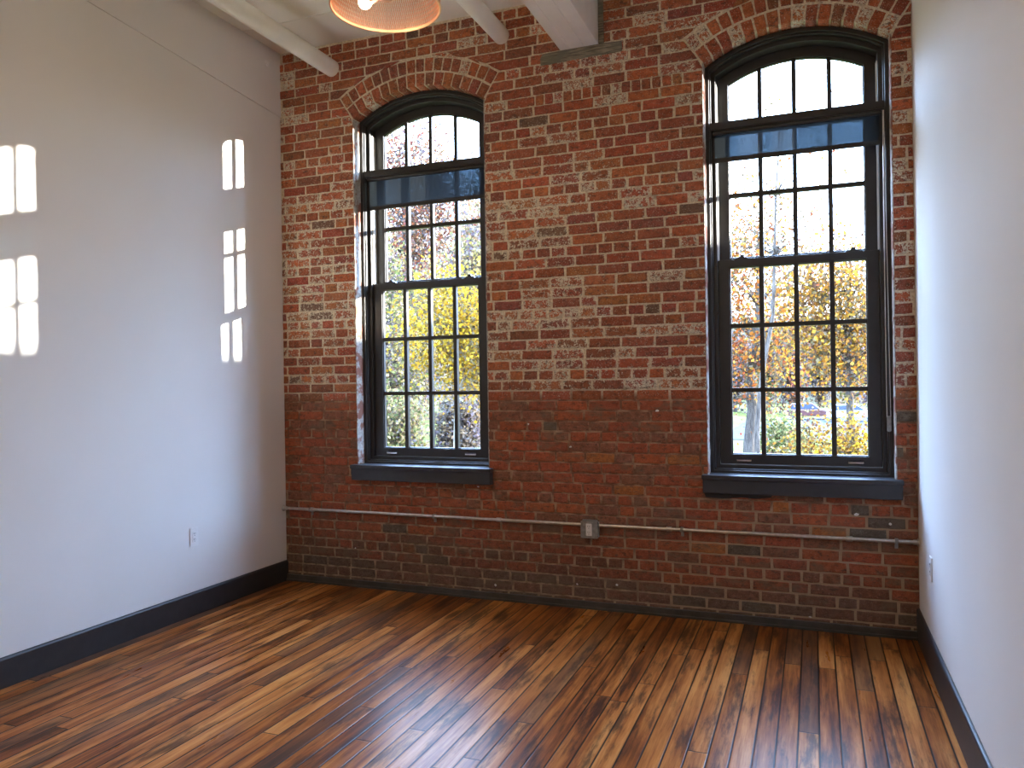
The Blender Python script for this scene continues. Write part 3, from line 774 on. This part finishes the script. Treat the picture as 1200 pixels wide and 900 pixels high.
def leaf_mat(name):
    t = NT(name); a = t.n('Attribute', attribute_name='tint')
    df = t.n('BsdfDiffuse'); tl = t.n('BsdfTranslucent'); mx = t.n('MixShader'); mx.inputs[0].default_value = 0.42
    t.l(a.outputs[0], df.inputs[0]); t.l(a.outputs[0], tl.inputs[0]); t.l(df.outputs[0], mx.inputs[1]); t.l(tl.outputs[0], mx.inputs[2])
    return t.done(mx.outputs[0])
M['leaf'] = leaf_mat('autumn_leaves')
t = NT('grey_bark'); p = t.pos((8, 8, 1.5)); n1 = t.noise(p, 3.0, 6, 0.7)
M['bark'] = t.done(t.bsdf(t.mix(t.mapr(n1, 0.35, 0.65), (0.024, 0.020, 0.017), (0.075, 0.066, 0.057)), 0.9, spec=0.05, bump=n1, bstr=0.8, bdist=0.03))
t = NT('pale_bark'); p = t.pos((8, 8, 1.5)); n1 = t.noise(p, 3.0, 6, 0.7)
M['pale_bark'] = t.done(t.bsdf(t.mix(t.mapr(n1, 0.35, 0.65), (0.10, 0.09, 0.07), (0.19, 0.17, 0.13)), 0.9, spec=0.05, bump=n1, bstr=0.5, bdist=0.02))

def leaves(rng, centres, n, spread, size, pal):
    """n small folded leaves scattered about the branch tips"""
    cc = np.array(centres); idx = rng.integers(0, len(cc), n)
    P = cc[idx] + rng.normal(0, 1, (n, 3)) * np.array(spread)
    d = rng.normal(0, 1, (n, 3)); d /= np.linalg.norm(d, axis=1, keepdims=True)
    e = rng.normal(0, 1, (n, 3)); e -= d * (d * e).sum(1, keepdims=True); e /= np.linalg.norm(e, axis=1, keepdims=True)
    nn = np.cross(d, e); s = size * rng.uniform(0.6, 1.25, (n, 1))
    V = np.stack([P - d * s, P + e * s * 0.75 + nn * s * 0.22, P + d * s, P - e * s * 0.75 + nn * s * 0.22], 1).reshape(-1, 3)
    b = np.arange(n)[:, None] * 4
    F = np.concatenate([b + np.array([[0, 1, 2]]), b + np.array([[0, 2, 3]])], 0)
    pal = np.array(pal); w = rng.integers(0, len(pal), n)
    shade_by_cluster = rng.integers(0, len(pal), len(cc)); w = np.where(rng.random(n) < 0.55, shade_by_cluster[idx], w)
    Cc = pal[w] * rng.uniform(0.14, 0.37, (n, 1)); Cc = np.concatenate([np.clip(Cc, 0, 0.95), np.ones((n, 1))], 1).repeat(4, 0)
    return V, F, Cc
def mesh_np(name, V, F, Cc, mat, parent):
    me = bpy.data.meshes.new(name); me.from_pydata(V.tolist(), [], F.tolist())
    at = me.color_attributes.new('tint', 'FLOAT_COLOR', 'POINT'); at.data.foreach_set('color', Cc.astype(np.float32).ravel())
    me.materials.append(mat); o = bpy.data.objects.new(name, me); col.objects.link(o)
    o.parent = parent; o.location = -Vector(parent.location); return o
DUSK = [(0.30, 0.16, 0.10), (0.26, 0.20, 0.12), (0.34, 0.26, 0.12)]
ORANGE = [(0.80, 0.28, 0.05), (0.85, 0.38, 0.07), (0.72, 0.20, 0.05), (0.88, 0.48, 0.10), (0.60, 0.16, 0.06)]
AMBER = [(0.86, 0.42, 0.06), (0.88, 0.52, 0.08), (0.80, 0.32, 0.05), (0.62, 0.30, 0.08)]
GOLD = [(0.98, 0.58, 0.04), (1.0, 0.66, 0.07), (0.92, 0.46, 0.04), (0.76, 0.50, 0.08)]
REDDISH = [(0.62, 0.22, 0.11), (0.72, 0.32, 0.14), (0.50, 0.17, 0.13), (0.72, 0.42, 0.22)]
PALE = [(0.72, 0.60, 0.24), (0.62, 0.55, 0.24), (0.80, 0.62, 0.30), (0.48, 0.46, 0.20)]
GREENISH = [(0.30, 0.34, 0.11), (0.44, 0.42, 0.14), (0.24, 0.28, 0.11), (0.60, 0.50, 0.16)]
MUTED = [(0.42, 0.30, 0.20), (0.50, 0.33, 0.17), (0.32, 0.28, 0.24), (0.36, 0.31, 0.30), (0.34, 0.26, 0.28)]
def tree(name, label, cat, x, y, group, crown, rad, trunk_r, nleaf, size, pal, nclust=70, bark='bark', seed=0, hollow=0.35, spread=0.3, lean=0.0):
    """crown = (x, y, z) of its middle, rad = its three half sizes"""
    rng = np.random.default_rng(seed + 100); rr = random.Random(seed)
    g0 = gz(x, y)
    o = empty(name, (x, y, g0)); tag(o, label, cat, group)
    cx, cy, cz = crown; rx, ry, rz = rad
    tips = []
    while len(tips) < nclust:
        d = rng.normal(0, 1, 3); d /= np.linalg.norm(d); q = hollow + (1 - hollow) * rng.random() ** 0.6
        tips.append((cx + d[0] * rx * q, cy + d[1] * ry * q, max(g0 + 0.15, cz + d[2] * rz * q)))
    if trunk_r:
        mb = MB(); top = Vector((cx, cy, cz + rz * 0.55)); b0 = Vector((x, y, g0 - 0.15))
        pts = []; rs = []
        for k in range(9):
            f = k / 8; p_ = b0.lerp(top, f) + Vector((rr.uniform(-1, 1), rr.uniform(-1, 1), 0)) * 0.12 * (0 if k in (0,) else 1) * min(1.5, rx * 0.6) + Vector((lean * math.sin(f * 3.1), 0, 0))
            pts.append(p_); rs.append(trunk_r * (1.15 - 0.95 * f))
        mb.tube(pts, rs, 10)
        for tp in tips[: min(len(tips), 46)]:
            tv = Vector(tp); k = min(range(2, 9), key=lambda i: abs(pts[i].z - (tv.z - 0.5 * (Vector((pts[i].x, pts[i].y, 0)) - Vector((tv.x, tv.y, 0))).length)))
            s_ = pts[k]; mid = s_.lerp(tv, 0.5) + Vector((rr.uniform(-.1, .1) * rx, rr.uniform(-.1, .1) * ry, 0.10 * rz * rr.random()))
            mb.tube([s_, s_.lerp(mid, 0.5) + Vector((0, 0, 0.03 * rz)), mid, tv], [rs[k] * 0.5, rs[k] * 0.34, rs[k] * 0.22, 0.010], 6, caps=False)
        mb.build('trunk', M[bark], o, smooth=True)
    if nleaf:
        V, F, Cc = leaves(rng, tips, nleaf, (spread * rx * 0.55, spread * ry * 0.55, spread * rz * 0.45), size, pal)
        mesh_np('foliage', V, F, Cc, M['leaf'], o)
    return o
G = 'autumn trees outside the windows'
tree('maple_tree', 'orange-red maple with a thick grey trunk at the lower left of the right window', 'tree', 1.81, 20.0, G, (2.35, 20.3, 4.0), (1.55, 1.5, 3.4), 0.19, 6500, 0.065, ORANGE + DUSK, 80, seed=1, spread=0.42)
tree('maple_tree', 'dense amber maple filling the right half of the right window', 'tree', 4.65, 16.0, G, (4.65, 16.2, 3.25), (1.55, 1.6, 2.05), 0.13, 9500, 0.055, AMBER + DUSK, 90, seed=2, hollow=0.1, spread=0.45)
tree('bare_tree', 'nearly bare tree with thin twigs against the white sky of the right window', 'tree', 2.75, 9.5, G, (3.3, 9.6, 4.7), (1.2, 1.0, 2.0), 0.06, 320, 0.035, ORANGE + DUSK, 46, seed=3)
tree('gold_tree', 'bright golden yellow tree close outside the left window', 'tree', -4.75, 12.0, G, (-4.25, 12.2, 2.75), (1.15, 1.2, 1.55), 0.09, 8500, 0.05, GOLD + DUSK[1:], 70, bark='pale_bark', seed=4, hollow=0.1, spread=0.5, lean=0.2)
tree('tall_tree', 'tall reddish tree reaching into the arched top of the left window', 'tree', -15.6, 31.0, G, (-16.2, 31.0, 10.5), (2.7, 2.4, 5.4), 0.32, 13000, 0.095, REDDISH + MUTED, 110, seed=5, spread=0.4)
tree('tall_tree', 'pinkish orange tree behind the right panes of the left window', 'tree', -15.3, 39.5, G, (-15.4, 39.5, 8.2), (2.9, 2.4, 5.8), 0.28, 14000, 0.10, REDDISH + PALE + MUTED, 100, seed=6, spread=0.4)
tree('pale_tree', 'pale yellow-green tree at the left edge of the left window', 'tree', -12.0, 22.0, G, (-11.7, 22.0, 3.4), (1.6, 1.6, 3.6), 0.16, 8000, 0.075, PALE + GREENISH + MUTED, 90, seed=7, spread=0.45)
tree('pale_tree', 'pale yellow tree behind the golden one in the left window', 'tree', -9.6, 26.0, G, (-9.6, 26.0, 4.6), (1.7, 1.7, 4.0), 0.22, 9000, 0.10, PALE + MUTED, 100, seed=8, spread=0.45)
for k, (x, y, h_, p_, lab) in enumerate(((-19.0, 16.0, 12, GOLD, 'added golden tree, unseen left of the left window view, nearest the woods'), (-17.0, 9.0, 11, AMBER, 'added amber tree, unseen left of the left window view'),
                                         (-24.0, 6.0, 14, PALE, 'added pale yellow tree, unseen far left of the building'), (-25.0, 21.0, 14, AMBER, 'added amber tree, unseen at the back left'), (-16.0, 2.9, 11, GOLD, 'added golden tree, unseen, close to the building wall at the far left'))):
    tree('added_tree', lab, 'tree', x, y, 'added unseen trees left of the windows', (x, y, gz(x, y) + h_ * 0.55), (2.4, 2.2, h_ * 0.46), 0.22, 5200, 0.17, p_, 60, seed=60 + k, hollow=0.2, spread=0.5)  # unseen trees added to block low sky and warm the right wall
GS = 'shrubs outside the windows'
tree('shrub', 'golden shrub at the bottom right of the right window', 'shrub', 4.55, 14.0, GS, (4.65, 14.0, -0.5), (0.75, 0.7, 1.0), 0.03, 3200, 0.05, AMBER + GOLD + DUSK, 40, seed=9, hollow=0.1, spread=0.5)
tree('shrub', 'amber shrub below the parking lot in the right window', 'shrub', 3.75, 17.0, GS, (3.8, 17.0, -0.9), (0.85, 0.7, 1.25), 0.03, 2600, 0.055, AMBER + PALE + DUSK, 40, seed=10, hollow=0.1, spread=0.5)
tree('shrub', 'yellow-green shrub behind the second pane of the right window', 'shrub', 2.5, 30.0, GS, (2.5, 30.0, -1.2), (1.3, 1.0, 1.3), 0.04, 3000, 0.08, GREENISH + PALE, 40, seed=11, hollow=0.1, spread=0.5)
tree('shrub', 'grey-green brush low in the left window', 'shrub', -9.1, 17.4, GS, (-9.1, 17.4, 0.0), (1.0, 0.8, 1.3), 0.04, 4200, 0.07, GREENISH + MUTED + PALE, 60, seed=12, hollow=0.1, spread=0.5)
tree('shrub', 'brownish brush behind the golden tree in the left window', 'shrub', -8.1, 20.4, GS, (-8.1, 20.4, -0.15), (0.75, 0.7, 1.0), 0.04, 4500, 0.08, MUTED, 60, seed=13, hollow=0.1, spread=0.5)
# woods beyond the parking lot and behind the lawn
GW = 'far trees of the woods'
far = [(-4.6, 88, 9, 0), (-1.6, 95, 10, 1), (1.4, 88, 10, 2), (4.4, 95, 9, 0), (7.4, 88, 9.5, 1), (10.4, 95, 10, 2),
       (-23.5, 46, 14, 0), (-27.2, 52, 16, 2), (-24.0, 60, 18, 1), (-18.4, 51.5, 13, 1), (-31.0, 58, 18, 0), (-28.5, 66, 19, 2)]
pals = (MUTED, GREENISH + MUTED, REDDISH + MUTED)
nm = ('brown-leaved', 'green-grey', 'russet')
wh = ['at the left end', 'second from the left', 'third from the left', 'third from the right', 'second from the right', 'at the right end',
      'left of the lawn', 'behind the reddish tree', 'right of the rearmost', 'nearest the lawn', 'at the far left', 'rearmost of all']
for k, (x, y, h_, q) in enumerate(far):
    lab = nm[q] + (' woods tree beyond the parking lot, ' if k < 6 else ' tall woods tree seen through the left window, ') + wh[k]
    rx_ = 1.45 if k < 6 else 1.9
    tree('woods_tree', lab, 'tree', x, y, GW, (x, y, gz(x, y) + h_ * 0.54), (rx_, rx_, h_ * 0.5), 0.2, 2600 if k < 6 else 5200, 0.22 if k < 6 else 0.17, pals[q], 50, seed=30 + k, hollow=0.1, spread=0.55)

# vehicles at the far side of the parking lot
M['carwhite'] = simple('white_car_paint', (0.24, 0.245, 0.255), 0.3, var=0.02, coat=0.6)
M['carred'] = simple('dark_red_car_paint', (0.04, 0.008, 0.008), 0.3, var=0.02, coat=0.6)
M['carglass'] = simple('dark_car_glass', (0.03, 0.04, 0.06), 0.1, var=0.02)
M['tyre'] = simple('tyre_rubber', (0.02, 0.02, 0.02), 0.8)
M['bluebin'] = simple('blue_plastic', (0.02, 0.09, 0.26), 0.5)
def car(x, y, mat, label, L=4.7):
    z = -2.40
    o = empty('car', (x, y, z)); tag(o, label, 'car', 'cars in the parking lot')
    mb = MB(); h = L / 2
    prof = [(-h, .35), (-h, .75), (-h + .25, .95), (-h + .5, 1.0), (h - 1.3, 1.0), (h - .25, .85), (h, .7), (h, .35)]
    mb.prism([(x + a_, z + b_) for a_, b_ in prof], y - 0.9, y + 0.9); mb.build('body', mat, o, bevel=0.08)
    mb = MB(); prof = [(-h + .35, .98), (-h + .75, 1.55), (h - 2.1, 1.6), (h - 1.25, .98)]
    mb.prism([(x + a_, z + b_) for a_, b_ in prof], y - 0.80, y + 0.80); cb = mb.build('cabin', mat, o, bevel=0.06)
    mb = MB(); prof = [(-h + .62, 1.05), (-h + .88, 1.46), (h - 2.2, 1.5), (h - 1.5, 1.05)]
    mb.prism([(x + a_, z + b_) for a_, b_ in prof], y - 0.815, y + 0.815); mb.build('side_windows', M['carglass'], cb)
    for wx in (-h + .85, h - .9):
        for wy in (y - 0.88, y + 0.70):
            mb = MB(); mb.tube([(x + wx, wy, z + .34), (x + wx, wy + .2, z + .34)], 0.34, 24); mb.build('wheel', M['tyre'], o)
car(7.2, 72.0, M['carwhite'], 'white car parked across the lot, seen through the right window')
car(3.4, 75.5, M['carred'], 'dark red car parked left of the white car beyond the trees')
bn = empty('blue_bin', (0.77, 40.0, gz(0.77, 40))); tag(bn, 'small blue bin on the grass behind the grey trunk in the right window', 'bin')
z_ = gz(0.77, 40); mb = MB(); mb.box(0.55, 1.0, 39.8, 40.25, z_, z_ + 1.0, 0.04); mb.build('body', M['bluebin'], bn)
mb = MB(); mb.box(0.52, 1.03, 39.77, 40.28, z_ + 1.0, z_ + 1.08, 0.02); mb.build('lid', M['bluebin'], bn)
